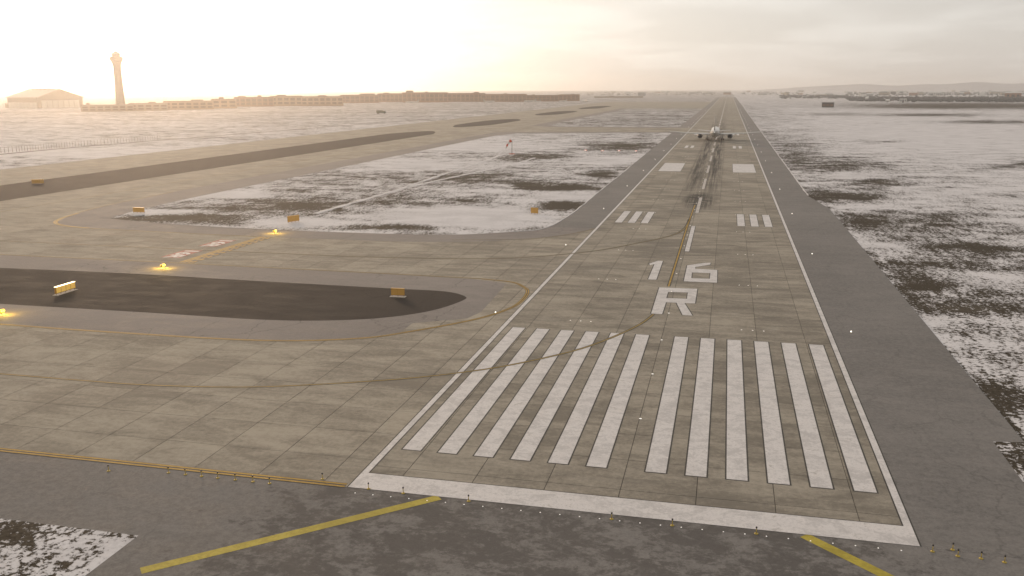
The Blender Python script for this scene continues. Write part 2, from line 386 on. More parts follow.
def grid_sheet(name, poly, z, xs, ys, **kw):
    b = bmesh.new(); f = b.faces.new([b.verts.new((x, y, z)) for x, y in poly]); b.normal_update()
    if f.normal.z < 0: bmesh.ops.reverse_faces(b, faces=[f])
    for no, vals, ax in (((1, 0, 0), xs, 0), ((0, 1, 0), ys, 1)):
        for t in vals:
            co = [0, 0, 0]; co[ax] = t
            bmesh.ops.bisect_plane(b, geom=b.verts[:]+b.edges[:]+b.faces[:], plane_co=co, plane_no=no)
    bmesh.ops.triangulate(b, faces=b.faces[:])
    me = bpy.data.meshes.new(name); b.to_mesh(me); b.free(); me.materials.append(M['snow_and_grass']); put_cover(me)
    return link(name, me, None, **kw)

# ------------------------------------------------------------------ ground
def graded(lims):
    out = []
    for a, b, n in lims: out += list(np.linspace(a, b, n, endpoint=False))
    return out+[lims[-1][1]]
xs = np.array(graded([(-16000,-3000,14),(-3000,-600,40),(-600,-250,50),(-250,30,20),(30,130,80),(130,400,60),(400,1500,44),(1500,16000,24)]))
ys = np.array(graded([(-3000,-300,6),(-300,-60,8),(-60,0,30),(0,130,90),(130,330,70),(330,800,60),(800,2200,60),(2200,5000,30),(5000,16000,14)]))
X, Y = np.meshgrid(xs, ys); nx, ny = len(xs), len(ys)
vv = np.c_[X.ravel(), Y.ravel(), np.full(nx*ny, -0.06)]
idx = np.arange(nx*ny).reshape(ny, nx)
ff = np.stack([idx[:-1, :-1], idx[:-1, 1:], idx[1:, 1:], idx[1:, :-1]], -1).reshape(-1, 4)
me = bpy.data.meshes.new('ground'); me.from_pydata(vv.tolist(), [], ff.tolist()); me.materials.append(M['snow_and_grass']); put_cover(me)
link('ground', me, None, kind='structure', label='flat airfield ground of snow and brown grass reaching the horizon', category='ground')

# ------------------------------------------------------------------ outlines on the ground
W = 22.86
END = 3450.0
island_outer = [(-W-.02,148.5)]+smooth([(-27,139),(-38.6,128.3),(-58,121.8),(-79,120.8),(-98,121),(-125,122.5),(-150.5,125),(-160,130),(-166,142),(-171,165),(-172.5,200),(-173,260),(-172,400),(-172,560)],5)+[(-171,626),(-160,640),(-60,652),(-W-.02,655)]
island_snow = smooth([(-33.2,330),(-33.0,230),(-32.8,190),(-33.4,163),(-35.2,146.5),(-42,139.8),(-56,132.6),(-84,130.8),(-119,133),(-147,138.5),(-153,144),(-156,168),(-157,200),(-157,300),(-158,450),(-158,570)],5)+[(-150,615),(-60,640),(-34,640)]
island2_outer = [(-W-.02,735),(-60,730),(-150,735),(-170,760),(-172,900),(-172,1500),(-W-.02,1500)]
island2_snow = [(-34,750),(-60,745),(-145,750),(-157,775),(-158,900),(-158,1485),(-34,1485)]
dark_isle = [(-150,76)]+smooth([(-127,76),(-101,76.6),(-73,75.6),(-47.3,75),(-38,74.8),(-33.6,72.2),(-32.9,69),(-35.7,61.4),(-41.6,55.5),(-50,52),(-60,50.6),(-78,50.8),(-105,50.7)],5)+[(-150,50.7)]
dark_outer = [(-172,88)]+[(-138,87.8),(-109,87.6),(-80,87),(-53,86.3),(-36,85.6),(-29,83),(-28.0,62.3),(-29,58),(-36,53.6),(-36,48.4),(-40.7,44.2),(-47,41.6),(-54,40.4),(-77,39.6),(-95,39.6),(-150,39.6),(-172,39.6)]

# ------------------------------------------------------------------ slabs
S = 6.35
slab_cache = {}
def slab_mesh(w, l, mat):
    key = (round(w, 2), round(l, 2), mat)
    if key not in slab_cache:
        g, c, d = 0.028, 0.012, 0.045
        mb = MB(); x, y = w/2-g, l/2-g
        mb.add([(-x,-y,-d),(x,-y,-d),(x,y,-d),(-x,y,-d),(-x,-y,-c),(x,-y,-c),(x,y,-c),(-x,y,-c),(-x+c,-y+c,0),(x-c,-y+c,0),(x-c,y-c,0),(-x+c,y-c,0)],
               [(8,9,10,11)]+[(i,(i+1)%4,4+(i+1)%4,4+i) for i in range(4)]+[(4+i,4+(i+1)%4,8+(i+1)%4,8+i) for i in range(4)])
        me = bpy.data.meshes.new('slab'); me.from_pydata(mb.v, [], mb.f); me.materials.append(M[mat]); slab_cache[key] = me
    return slab_cache[key]
def lay_slabs(parent, cells, mat, limit):
    "cells: (x0,x1,y0,y1); the `limit` that show largest are objects of their own, the rest one joined part"
    P = np.array([((a+b)/2, (c+d)/2, 0) for a, b, c, d in cells])
    u, v, w = proj(P); vis = (w > 5) & (u > -15) & (u < 1040) & (v < 600)
    ar = np.array([(b-a)*(d-c) for a, b, c, d in cells])/np.maximum(w, 1)**3*vis
    order = np.argsort(-ar); own = set(order[:limit].tolist())
    for i in sorted(own):
        a, b, c, d = cells[i]
        o = link('slab', slab_mesh(b-a, d-c, mat), parent)
        o.location = ((a+b)/2, (c+d)/2, rng.uniform(-0.002, 0.002)); 
    mb = MB(); g, dp = 0.028, 0.045
    for i, (a, b, c, d) in enumerate(cells):
        if i in own: continue
        near = w[i] < 400
        mb.add([(a+g,c+g,0),(b-g,c+g,0),(b-g,d-g,0),(a+g,d-g,0)]+([(a+g,c+g,-dp),(b-g,c+g,-dp),(b-g,d-g,-dp),(a+g,d-g,-dp)] if near else []),
               [(0,1,2,3)]+([(4,5,1,0),(5,6,2,1),(6,7,3,2),(7,4,0,3)] if near else []))
    mb.build('slabs', mat, parent, fix=False, kind='stuff')

# runway
runway = flat('runway', [(-W, 0.0), (W, 0.0), (W, END), (-W, END)], -0.042, 'joint', kind='structure', label='long concrete runway running to the horizon', category='runway')
xe = [-W]+[k*S for k in range(-3, 4)]+[W]
ye = [0.0]+[4.75+k*S for k in range(int((END-4.75)/S)+1)]+[END]
lay_slabs(runway, [(xe[i], xe[i+1], ye[j], ye[j+1]) for j in range(len(ye)-1) for i in range(8)], 'runway_concrete', 300)

# taxiway
TX0, TY1 = -299.0, 2300.0
taxiway = flat('taxiway', [(TX0, 0.0), (-W-.01, 0.0), (-W-.01, TY1), (TX0, TY1)], -0.042, 'joint', kind='structure', label='pale concrete taxiways left of the runway', category='taxiway')
xe = [-W-.01]+[-k*S for k in range(4, 48)]; ye = [0.0]+[5.94+k*S for k in range(int((TY1-5.94)/S)+1)]
cells = []
for j in range(len(ye)-1):
    for i in range(len(xe)-1):
        c = (xe[i+1], xe[i], ye[j], ye[j+1])
        cor = [(x, y) for x in c[:2] for y in c[2:]]
        if any(all(inside(x, y, p) for x, y in cor) for p in (island_outer, island2_outer, dark_outer)): continue
        cells.append(c)
lay_slabs(taxiway, cells, 'concrete', 300)

# shoulders, pads, islands (sheets)
flat('runway_shoulder', [(W, 0.0), (36.7, 0.0), (36.7, 150), (36.6, 200), (33.2, 231), (33.2, END), (W, END)], 0.0, 'shoulder_asphalt', kind='structure', label='dark grey asphalt shoulder on the right of the runway', category='shoulder')
flat('blast_pad', [(-36, -60), (33.8, -60), (33.8, 0), (36.7, 0), (36.7, -0.0), (W, -0.004), (-36, -0.004)], -0.004, 'pad_asphalt', kind='structure', label='mottled dark asphalt blast pad before the threshold', category='blast pad')
flat('taxiway_shoulder', [(-172, -11.6), (-36, -11.6), (-36, -0.004), (-172, -0.004)], -0.004, 'shoulder_asphalt', kind='structure', label='grey asphalt strip below the double yellow line on the left', category='shoulder')
flat('infield_shoulder', island_outer, 0.006, 'taxi_shoulder_asphalt', kind='structure', label='grey asphalt rim around the snowy infield', category='shoulder')
flat('infield_shoulder', island2_outer, 0.006, 'taxi_shoulder_asphalt', kind='structure', label='grey asphalt rim of the far snowy infield', category='shoulder')
flat('runway_shoulder', [(-W-.012, 149.5), (-33.6, 149.5), (-33.0, 190), (-33.3, 330), (-34, 640), (-W-.012, 652)], 0.011, 'shoulder_asphalt', kind='structure', label='dark asphalt shoulder between snowy infield and runway', category='shoulder')
flat('runway_shoulder', [(-W-.012, 1501), (-34, 1501), (-34, END), (-W-.012, END)], 0.008, 'shoulder_asphalt', kind='structure', label='far left asphalt shoulder near the runway end', category='shoulder')
flat('pavement_island', dark_outer, 0.006, 'taxi_shoulder_asphalt', kind='structure', label='grey asphalt rim around the dark rounded island', category='shoulder')
flat('pavement_island', dark_isle, 0.012, 'dark_asphalt', kind='structure', label='dark asphalt island with rounded end between taxiways', category='island')
for k, (ya, yb) in enumerate(((90, 642), (715, 945), (1085, 1330), (1450, 1735))):
    pts = smooth([(-229, ya), (-213, ya+45), (-210.5, ya+90), (-210.5, yb-90), (-213, yb-40), (-229, yb), (-244, yb-40), (-247, yb-90), (-247, ya+90), (-244, ya+45)], 6, True)
    flat('pavement_island', pts, 0.012, 'dark_asphalt', kind='structure',
         label=['long dark asphalt island between the two far taxiways', 'second dark asphalt island further along the far taxiways', 'third dark asphalt island, thin streak toward the horizon', 'farthest dark asphalt island between the taxiways'][k], category='island')
grid_sheet('infield', island_snow, 0.016, np.arange(-160, -30, 2.5), np.r_[np.arange(130, 260, 2.5), np.arange(260, 640, 6)], kind='structure', label='snowy infield with brown grass between taxiways and runway', category='infield')
grid_sheet('infield', island2_snow, 0.016, np.arange(-160, -30, 12), np.arange(740, 1485, 20), kind='structure', label='far snowy infield beyond the cross taxiway', category='infield')
grid_sheet('snow_patch', [(33.8, -60), (80, -60), (80, 23.8), (36.72, 23.8), (33.8, 23.3)], 0.004, np.arange(34, 80, 1.5), np.arange(-60, 24, 1.5), kind='structure', label='snowy grass corner at the lower right edge', category='snow')
grid_sheet('snow_patch', [(-120, -60), (-35.1, -60), (-35.1, -11.6), (-120, -11.6)], 0.004, np.arange(-70, -35, 1.5), np.arange(-30, -11, 1.2), kind='structure', label='snowy grass corner at the lower left edge', category='snow')

# ridge of ploughed snow along the shoulders
def ridge(name, pts, w, h, z, label, cov=None):
    mb = MB(); P = [Vector((x, y)) for x, y in pts]; secs = []
    for i, p in enumerate(P):
        t = (P[min(i+1, len(P)-1)]-P[max(i-1, 0)]).normalized(); nn = Vector((-t.y, t.x)); ww = w*random.uniform(.5, 1.2); hh = h*random.uniform(.6, 1.2); o = random.uniform(-.15, .15)
        secs.append([(p.x+nn.x*(a*ww+o), p.y+nn.y*(a*ww+o), z+b*hh) for a, b in ((-.5, 0), (-.25, .8), (0, 1), (.3, .7), (.5, 0))])
    mb.loft(secs, True, False)
    o = mb.build(name, 'clean_snow' if cov is None else 'snow_and_grass', None, kind='structure', label=label, category='snow bank')
    if cov is not None:
        n_ = len(o.data.vertices); at = o.data.attributes.new('cover', 'FLOAT', 'POINT'); at.data.foreach_set('value', np.full(n_, cov, np.float32))
    return o
def dense(pts, step):
    out = []
    for (a, b), (c, d) in zip(pts[:-1], pts[1:]):
        n = max(1, int(math.hypot(c-a, d-b)/step)); out += [(a+(c-a)*i/n, b+(d-b)*i/n) for i in range(n)]
    return out+[pts[-1]]
ridge('snow_bank', dense([q for q in island_snow if q[0] > -43 and q[1] < 335][::-1]+[], 3), 0.55, 0.10, 0.016, 'thin white ploughed snow line along the curved infield edge')
ridge('snow_bank', dense([(33.4, 232), (33.4, 420), (33.4, 900)], 4), 0.55, 0.12, -0.02, 'thin white ploughed snow line along the right shoulder edge')
for pts, lb in (([(-102, 160), (-100.5, 221), (-97, 256), (-91, 300), (-86, 340), (-85, 372)], 'pale snow wheel track crossing the infield, right one'), ([(-101, 224), (-103, 289), (-103.5, 336), (-106, 388)], 'pale snow wheel track crossing the infield, left one')):
    ridge('snow_track', dense(smooth(pts, 6), 2.5), 2.6, 0.05, 0.012, lb, 0.88)

# service road beyond the taxiways
sr = smooth([gnd(-40, 158), gnd(0, 154.3), gnd(80, 146.8), gnd(160, 140.2), gnd(256, 132.6), gnd(330, 126.5), gnd(400, 121)], 8)
MB().ribbon(sr, 5, -0.045).build('service_road', 'road_asphalt', None, kind='structure', label='narrow service road across the snow beyond the taxiways', category='road')
MB().ribbon([(-1500, 1180), (-700, 1200), (-300, 1250), (0, 1330)], 26, -0.05).build('apron_road', 'road_asphalt', None, kind='structure', label='brown pavement strip in front of the distant terminal', category='road')

# ------------------------------------------------------------------ painted markings (parts of runway / taxiway)
Z1, Z2 = 0.012, 0.017
def stripe(parent, name, x0, x1, y0, y1, mat='white_paint', border=0.14, z=None):
    z = Z2 if z is None else z
    o = MB().quad(x0, x1, y0, y1, z).build(name, mat, parent)
    if border: MB().quad(x0-border, x1+border, y0-border, y1+border, z-0.005).build('outline', 'black_paint', o)
    return o
for i in range(6):
    for s in (-1, 1):
        a = 1.76+i*3.522; x0, x1 = (a, a+1.79) if s > 0 else (-a-1.79, -a)
        stripe(runway, 'threshold_stripe', x0, x1, 8.9, 54.6)
stripe(runway, 'threshold_bar', -W, W, 0.0, 3.1, border=0)
MB().quad(-W+.72, W-.72, 3.1, 3.22, Z1).build('bar_outline', 'black_paint', runway)
for s in (-1, 1):
    x0, x1 = (W-.6, W) if s > 0 else (-W, -W+.6)
    MB().quad(x0, x1, 3.1, END, Z2).build('edge_line', 'white_paint', runway)
    xi = (W-.72, W-.6) if s > 0 else (-W+.6, -W+.72)
    MB().quad(*xi, 3.1, END, Z1).build('edge_outline', 'black_paint', runway)
    xo = (W, W+.12) if s > 0 else (-W-.12, -W)
    MB().quad(*xo, 0, END, Z1).build('edge_outline', 'black_paint', runway)
for s in (-1, 1):
    for k in range(3):
        a = 11.04+k*3.29; x0, x1 = (a, a+1.8) if s > 0 else (-a-1.8, -a)
        stripe(runway, 'touchdown_stripe', x0, x1, 160.8, 182.6)
    x0, x1 = (10.5, 19.6) if s > 0 else (-19.6, -10.5)
    stripe(runway, 'aiming_point_block', x0, x1, 309.8, 352)
    for k in range(2):
        a = 11.04+k*3.29; x0, x1 = (a, a+1.8) if s > 0 else (-a-1.8, -a)
        stripe(runway, 'touchdown_stripe', x0, x1, 462, 484)
        stripe(runway, 'touchdown_stripe', x0, x1, 612, 634, border=0)
for k in range(54):
    y0 = 122.0+k*60.96
    if y0+36.6 > END: break
    stripe(runway, 'centreline_dash', -0.05, 0.86, y0, y0+36.6, 'dull_white_paint' if 0 < k < 7 else 'white_paint', border=0.14 if k < 5 else 0)
def glyph(name, outer, hole=None):
    def tess(o, hs, z, nm, mat, par):
        b = bmesh.new(); es = []
        for loop in [o]+hs:
            vs = [b.verts.new((x, y, z)) for x, y in loop]
            es += [b.edges.new((vs[i], vs[(i+1) % len(vs)])) for i in range(len(vs))]
        bmesh.ops.triangle_fill(b, edges=es, use_beauty=True); b.normal_update()
        for f in b.faces:
            if f.normal.z < 0: f.normal_flip()
        me = bpy.data.meshes.new(nm); b.to_mesh(me); b.free(); me.materials.append(M[mat])
        return link(nm, me, par)
    o = tess(outer, [hole] if hole else [], Z2, name, 'white_paint', runway)
    mb = MB()
    for loop in [outer]+([hole] if hole else []): mb.ribbon(loop+[loop[0]], 0.34, Z1)
    mb.build('outline', 'black_paint', o)
glyph('runway_number', [(-5.1,91.9),(-3.65,91.9),(-3.75,110.2),(-4.75,110.2),(-6.15,106.9),(-5.9,105.2),(-5.1,106.5)])
glyph('runway_number', [(1.2,91.6),(6.95,91.7),(6.85,103.2),(2.75,103.6),(2.75,105.3),(5.45,108.3),(5.5,110.3),(4.2,109.7),(1.15,106.7)], [(2.4,94.6),(2.3,99.9),(5.65,100.0),(5.65,94.8)])
glyph('runway_letter', [(-2.5,66.9),(-0.85,66.9),(-0.8,74.8),(0.85,74.9),(2.2,67.0),(3.65,67.0),(2.1,74.9),(3.75,75.0),(3.75,85.9),(-2.65,85.6)], [(-0.95,77.8),(-0.95,82.4),(2.3,82.7),(2.35,78.0)])

def yellow(name, pts, w=0.3, mat='yellow_paint', dbl=False, under=0.3, umat='black_paint', parent=None, z=Z2):
    par = parent or taxiway
    mb = MB()
    if dbl: mb.ribbon(pts, w, z+.006, w*0.9).ribbon(pts, w, z+.006, -w*0.9); tot = w*2.8
    else: mb.ribbon(pts, w, z+.006); tot = w
    o = mb.build(name, mat, par)
    if under: MB().ribbon(pts, tot+under, z+.001).build('outline', umat, o)
    return o
yellow('taxi_centreline', smooth([(-172,19.8),(-120,19.9),(-77,20),(-66,20),(-56.2,20.3),(-43.9,22.4),(-30.7,27.8),(-22.9,32.4),(-17.1,37.2),(-10.6,44.9),(-6.6,52.3),(-3.6,60),(-2.1,66.5)], 8), 0.28, under=0.26, mat='faded_yellow_paint')
yellow('lead_on_line', smooth([(-1.15,86.8),(-1.1,120),(-1.1,150),(-0.9,184),(-0.7,200)], 4), 0.3, under=0.34)
yellow('taxi_centreline', smooth([(-172,103),(-155,103),(-125,102.4),(-87,101.8),(-60,102),(-36,106),(-20,117),(-10.5,130.5),(-4,142.5),(-1.6,154),(-1.1,170)], 8), 0.22, mat='faded_yellow_paint', under=0.5)
yellow('taxi_edge_line', smooth([(-52,125.6),(-36,130.4),(-29,137.2),(-25,144),(-W,149.5)], 6), 0.2, mat='faded_yellow_paint', under=0.25)
yellow('taxi_edge_line', [(-172,0.25),(-100,0.25),(-W-.3,0.25)], 0.26, dbl=True, under=0.12)
yellow('taxi_edge_line', [(-150,39.9)]+smooth([(-95,39.9),(-77,39.6),(-53.6,40.3),(-40.7,44.1),(-34.5,49.4),(-27.5,58),(-24.3,65.2),(-23.55,71),(-24,77.4),(-25.5,81),(-28.4,84.4),(-34.2,85.9)], 8), 0.2, dbl=True, under=0.16)
yellow('taxi_edge_line', [(-34.2,86.0),(-54,86.7),(-80,87.3),(-109,87.9),(-172,88.2)], 0.18, mat='faded_yellow_paint', dbl=True, under=0.1)
yellow('taxi_edge_line', smooth([(-98,120.7),(-125,122.2),(-150,124.6),(-160,129.8),(-166.3,142),(-171.2,165),(-172.7,200)], 6), 0.2, mat='faded_yellow_paint', dbl=True, under=0.1)
yellow('taxi_edge_line', smooth([(-146,124.0),(-153,125.6),(-160.2,129.7),(-164.6,137),(-167.5,147)], 6), 0.34, dbl=True, under=0.0, z=Z2+.008)
yellow('taxi_centreline', [(-191,130),(-191,700),(-191,2000)], 0.3, mat='faded_yellow_paint', under=0.2)
yellow('taxi_centreline', [(-272,150),(-272,700),(-272,2000)], 0.3, mat='faded_yellow_paint', under=0.2)
# holding position: two solid and two dashed lines
for k, x in enumerate((-97.0, -96.2, -95.3, -94.4)):
    if k < 2: MB().quad(x-.30, x+.30, 88.5, 120.8, Z2+.012).build('hold_line', 'yellow_paint', taxiway)
    else:
        for q in range(12):
            y0 = 88.6+q*2.7; MB().quad(x-.30, x+.30, y0, y0+1.5, Z2+.012).build('hold_dash', 'yellow_paint', taxiway)
MB().quad(-97.5, -93.9, 88.3, 121, Z2+.002).build('hold_backing', 'black_paint', taxiway)
def text_mesh(txt, size, par, x, y, z, rz, mat):
    cu = bpy.data.curves.new('painted_text', 'FONT'); cu.body = txt; cu.size = size; cu.align_x = 'CENTER'; cu.align_y = 'CENTER'; cu.offset = 0.14
    t = bpy.data.objects.new('painted_text', cu); COL.objects.link(t)
    bpy.context.view_layer.update()
    me = bpy.data.meshes.new_from_object(t.evaluated_get(bpy.context.evaluated_depsgraph_get()))
    bpy.data.objects.remove(t); me.materials.clear(); me.materials.append(M[mat])
    o = link('painted_text', me, par); o.location = (x, y, z); o.rotation_euler = (0, 0, rz); o.scale = (1.3, 1, 1)
    return o
for y in (97.0, 110.6):
    s = MB().quad(-104.3, -99.9, y-4.4, y+4.4, Z2).build('surface_painted_sign', 'red_paint', taxiway)
    text_mesh('16R', 4.4, s, -102.1, y, Z2+.006, R(-90), 'white_paint')
# blast pad chevrons
pad = bpy.data.objects['blast_pad']
for s in (-1, 1):
    MB().ribbon([(s*14.6, -0.15), (s*(31.7 if s < 0 else 40), -16.1 if s < 0 else -24)], 0.95, 0.006).build('chevron_line', 'bright_yellow_paint', pad)

# ------------------------------------------------------------------ object materials
simple('sign_yellow_metal', (0.50, 0.27, 0.055), 0.5, 0.15, 2.0)
emit('sign_face', (1.0, 0.55, 0.13), 0.03, (0.52, 0.29, 0.065))
emit('sign_lamp', (1.0, 0.86, 0.52), 3.0)
emit('sign_lit_face', (1.0, 0.62, 0.14), 0.38, (0.60, 0.36, 0.07))
emit('guard_lamp', (1.0, 0.72, 0.08), 5.0)
emit('white_lamp', (1.0, 0.95, 0.86), 3.0)
emit('indicator_lamp', (1.0, 0.94, 0.86), 2.0)
emit('small_white_lamp', (1.0, 0.95, 0.88), 0.5)
simple('light_metal', (0.42, 0.41, 0.40), 0.45, 0.1, 3, 0.6)
simple('yellow_metal', (0.42, 0.30, 0.05), 0.55, 0.15, 5)
simple('dark_metal', (0.06, 0.055, 0.05), 0.5, 0.2, 4)
simple('pad_concrete', (0.45, 0.42, 0.38), 0.9, 0.12, 2)
simple('aircraft_white', (0.50, 0.485, 0.46), 0.32, 0.04, 0.5, 0.0, 0.5)
simple('aircraft_grey', (0.48, 0.47, 0.45), 0.4, 0.06, 0.6)
simple('fin_grey', (0.26, 0.25, 0.24), 0.4, 0.08, 0.6)  # darker grey puts the shade of the backlit fin into its colour
simple('engine_dark', (0.05, 0.05, 0.055), 0.5, 0.2, 1.5)
simple('tyre', (0.03, 0.03, 0.03), 0.8, 0.2, 3)
simple('glass', (0.04, 0.05, 0.06), 0.15, 0.2, 0.5, 0.0, 0.6)
simple('fabric_orange', (0.62, 0.115, 0.05), 0.8, 0.12, 3)
simple('fabric_white', (0.66, 0.60, 0.56), 0.8, 0.08, 3)
simple('tower_concrete', (0.34, 0.28, 0.22), 0.8, 0.10, 0.15)
simple('hangar_wall', (0.34, 0.28, 0.21), 0.7, 0.10, 0.05)
simple('hangar_roof', (0.42, 0.37, 0.31), 0.6, 0.10, 0.05)
simple('hangar_door', (0.62, 0.58, 0.50), 0.6, 0.10, 0.1)
simple('terminal_wall', (0.30, 0.165, 0.10), 0.8, 0.3, 0.05)
simple('terminal_window', (0.19, 0.115, 0.075), 0.5, 0.4, 0.1)  # brown close to the walls; contrast lost in haze is put into the colour
simple('hazed_terminal_wall', (0.40, 0.27, 0.17), 0.8, 0.3, 0.04)  # paler wall: veiling haze over the left terminals is put into the colour
simple('terminal_roof', (0.26, 0.19, 0.14), 0.8, 0.2, 0.05)
simple('terminal_trim', (0.34, 0.21, 0.135), 0.7, 0.15, 0.1)
simple('white_wall', (0.62, 0.60, 0.56), 0.8, 0.10, 0.1)
simple('grey_roof', (0.30, 0.29, 0.28), 0.8, 0.15, 0.1)
simple('brown_wall', (0.085, 0.072, 0.06), 0.8, 0.15, 0.2)
simple('truck_green', (0.09, 0.11, 0.08), 0.5, 0.15, 0.5)
simple('bark', (0.10, 0.08, 0.06), 0.9, 0.2, 1)
simple('bare_tree', (0.10, 0.096, 0.086), 0.95, 0.4, 0.08)
simple('hill_ground', (0.30, 0.29, 0.30), 0.95, 0.35, 0.003)
simple('fence_metal', (0.20, 0.15, 0.11), 0.6, 0.15, 0.5)

# ------------------------------------------------------------------ airliner
def aero(x, yl, yt, z, th, n=8):
    "aerofoil section in the y-z plane at span x"
    c = yl-yt; pts = []
    for t, h in ((0, 0), (.08, .55), (.3, 1), (.65, .6), (1, .05)): pts.append((x, yl-c*t, z+h*th/2))
    for t, h in ((.65, -.35), (.3, -.6), (.08, -.4)): pts.append((x, yl-c*t, z+h*th/2))
    return pts
def airliner(name, label, cat, loc, rz, detail=True, group=None, k=1.0):
    t = empty(name, label, cat, loc, rz, group); t.scale = (k, k, k)
    zc = 5.0
    prof = [(0.05,34),(0.9,33.3),(1.7,32),(2.35,30),(2.8,27),(2.95,23),(2.95,-8),(2.85,-14),(2.45,-20),(1.75,-26),(0.95,-31),(0.35,-34)]
    mb = MB(); secs = []
    for r, y in prof[::-1]:
        lift = 0.0 if y > -8 else (abs(y)-8)*0.062
        secs.append([(r*math.cos(2*math.pi*i/20), y, zc+lift+r*math.sin(2*math.pi*i/20)) for i in range(20)])
    body = mb.loft(secs).build('fuselage', 'aircraft_white', t)
    if detail:
        MB().loft([[(x, y, zc+z) for x, z in ((-1.6, .9), (1.6, .9), (1.2, 1.75), (-1.2, 1.75))] for y in (30.3, 31.6)], False).build('cockpit_window', 'glass', body)
        for s in (-1, 1):
            w = MB()
            for q in range(46): w.box(s*2.9-.06, s*2.9+.06, 25-q*.85-.15, 25-q*.85+.15, zc+.55, zc+.95)
            w.build('cabin_windows', 'glass', body, kind='stuff')
    for s in (-1, 1):
        pts = [(1.5, 9.5, -3.2, 3.6, 1.5), (9.5, 2.8, -5.2, 4.1, 1.0), (20, -4.6, -8.6, 5.0, .55), (28, -10.2, -12.4, 5.9, .45), (30.2, -13.2, -13.9, 6.4, .12)]
        secs = [aero(s*x, a, b, z, th) for x, a, b, z, th in pts]
        w = MB().loft(secs if s > 0 else secs[::-1]).build('wing', 'aircraft_grey', t)
        for x, y, z in ((6.5, -4.4, 3.5), (12.5, -6.0, 4.0), (18, -7.8, 4.5)):
            MB().lathe([(.02, -2.4), (.3, -1), (.38, .8), (.1, 3)], (s*x, y, z), 'y', 8).build('flap_fairing', 'aircraft_white', w)
        hp = [(.6, -25.5, -31.5, 6.9, .7), (9.9, -31.2, -33.8, 7.9, .25)]
        secs = [aero(s*x, a, b, z, th) for x, a, b, z, th in hp]
        MB().loft(secs if s > 0 else secs[::-1]).build('tailplane', 'aircraft_white', t)
        e = MB().lathe([(1.35, 4.4), (1.6, 4.2), (1.82, 3.0), (1.8, .6), (1.45, -1.2), (1.4, -1.25)], (s*9.8, 5.0, 2.45), 'y', 18).build('engine', 'fin_grey', t)
        MB().lathe([(1.2, -1.0), (.95, -2.0), (.75, -2.6), (.3, -2.7), (.05, -3.6)], (s*9.8, 5.0, 2.45), 'y', 14).build('exhaust', 'engine_dark', e)
        MB().lathe([(1.3, 4.36), (1.2, 4.46), (.3, 4.48)], (s*9.8, 5.0, 2.45), 'y', 14).build('fan', 'engine_dark', e)
        MB().loft([aero(s*9.8+dx, 7.5, .2, 4.05, .5) for dx in (-.25, .25)]).build('pylon', 'aircraft_grey', e)
        g = MB().tube((s*4.9, 0, 3.6), (s*4.9, 0, .9), .22).build('main_gear', 'light_metal', t)
        for dy in (-.75, .75):
            for dx in (-.55, .55): MB().tube((s*4.9+dx-.22, dy, .66), (s*4.9+dx+.22, dy, .66), .66, n=14).build('wheel', 'tyre', g)
    fin = [[(s*th, a, z) for s, a in ((0, yl), (1, yl-(yl-yt)*.35), (0, yt), (-1, yl-(yl-yt)*.35))] for z, yl, yt, th in ((7.2, -19.5, -31, .45), (8.6, -23, -31.6, .35), (16.8, -31, -34.6, .14))]
    MB().loft(fin).build('tail_fin', 'fin_grey', t)
    g = MB().tube((0, 25, 2.4), (0, 25, .6), .16).build('nose_gear', 'light_metal', t)
    for dx in (-.35, .35): MB().tube((dx-.16, 25, .5), (dx+.16, 25, .5), .5, n=12).build('wheel', 'tyre', g)
    return t
ac = airliner('airliner', 'white twin-engine jet airliner on the runway centreline, seen from behind', 'airliner', (-0.3, 546, 0.02), 0.0)
# white strobe/tail lamp low at the tail
lamp = MB().lathe([(.02, -.12), (.16, -.05), (.16, .05), (.02, .12)], (0, -34.1, 6.55), 'z', 8).build('tail_lamp', 'white_lamp', ac)

# ------------------------------------------------------------------ airfield signs
def sign(label, p0, p1, h, lit=False, pad=True):
    (x0, y0), (x1, y1) = p0, p1
    L = math.hypot(x1-x0, y1-y0); rz = math.atan2(y1-y0, x1-x0)
    t = empty('airfield_sign', label, 'sign', ((x0+x1)/2, (y0+y1)/2, 0.02), rz, 'airfield guidance signs')
    d = 0.16; zb = 0.28
    MB().box(-L/2, L/2, -d, d, zb, h).build('housing', 'sign_yellow_metal', t)
    n = max(1, round(L/1.3))
    for i in range(n):
        a = -L/2+L*i/n+.05; b = -L/2+L*(i+1)/n-.05
        for s in (-1, 1): MB().box(a, b, s*d-.012 if s < 0 else s*d-.01, s*d+.01 if s < 0 else s*d+.012, zb+.09, h-.09).build('panel', 'sign_lit_face' if lit else 'sign_face', t)
    MB().box(-L/2-.04, L/2+.04, -d-.05, d+.05, h+.001, h+.07).build('top_rail', 'sign_lamp' if lit else 'sign_face', t)
    for i in range(n+1):
        x = -L/2+.1+(L-.2)*i/n; MB().tube((x, 0, .02), (x, 0, zb), .05, n=8).build('leg', 'dark_metal', t)
    if pad: MB().box(-L/2-.2, L/2+.2, -.5, .5, -.02, .05).build('base_slab', 'pad_concrete', t)
    return t
sign('orange-yellow guidance sign on the dark island near its rounded end', gnd(391.5, 296.5), gnd(404.5, 297), 1.35)
sl = sign('lit guidance sign with glowing top edge on the dark island, far left', gnd(56, 295.5), gnd(75, 289.6), 1.35, True)
sign('small orange guidance sign at the pointed left end of snowy infield', gnd(133.5, 213), gnd(144.5, 213.2), 1.5, False, False)
sign('tan guidance sign on a round snow patch beside the holding line', gnd(288, 223.2), gnd(299, 221.6), 1.7, False, False)
sign('yellow guidance sign in snow near the infield corner by the runway', gnd(531, 214), gnd(538, 214.4), 1.7, False, False)
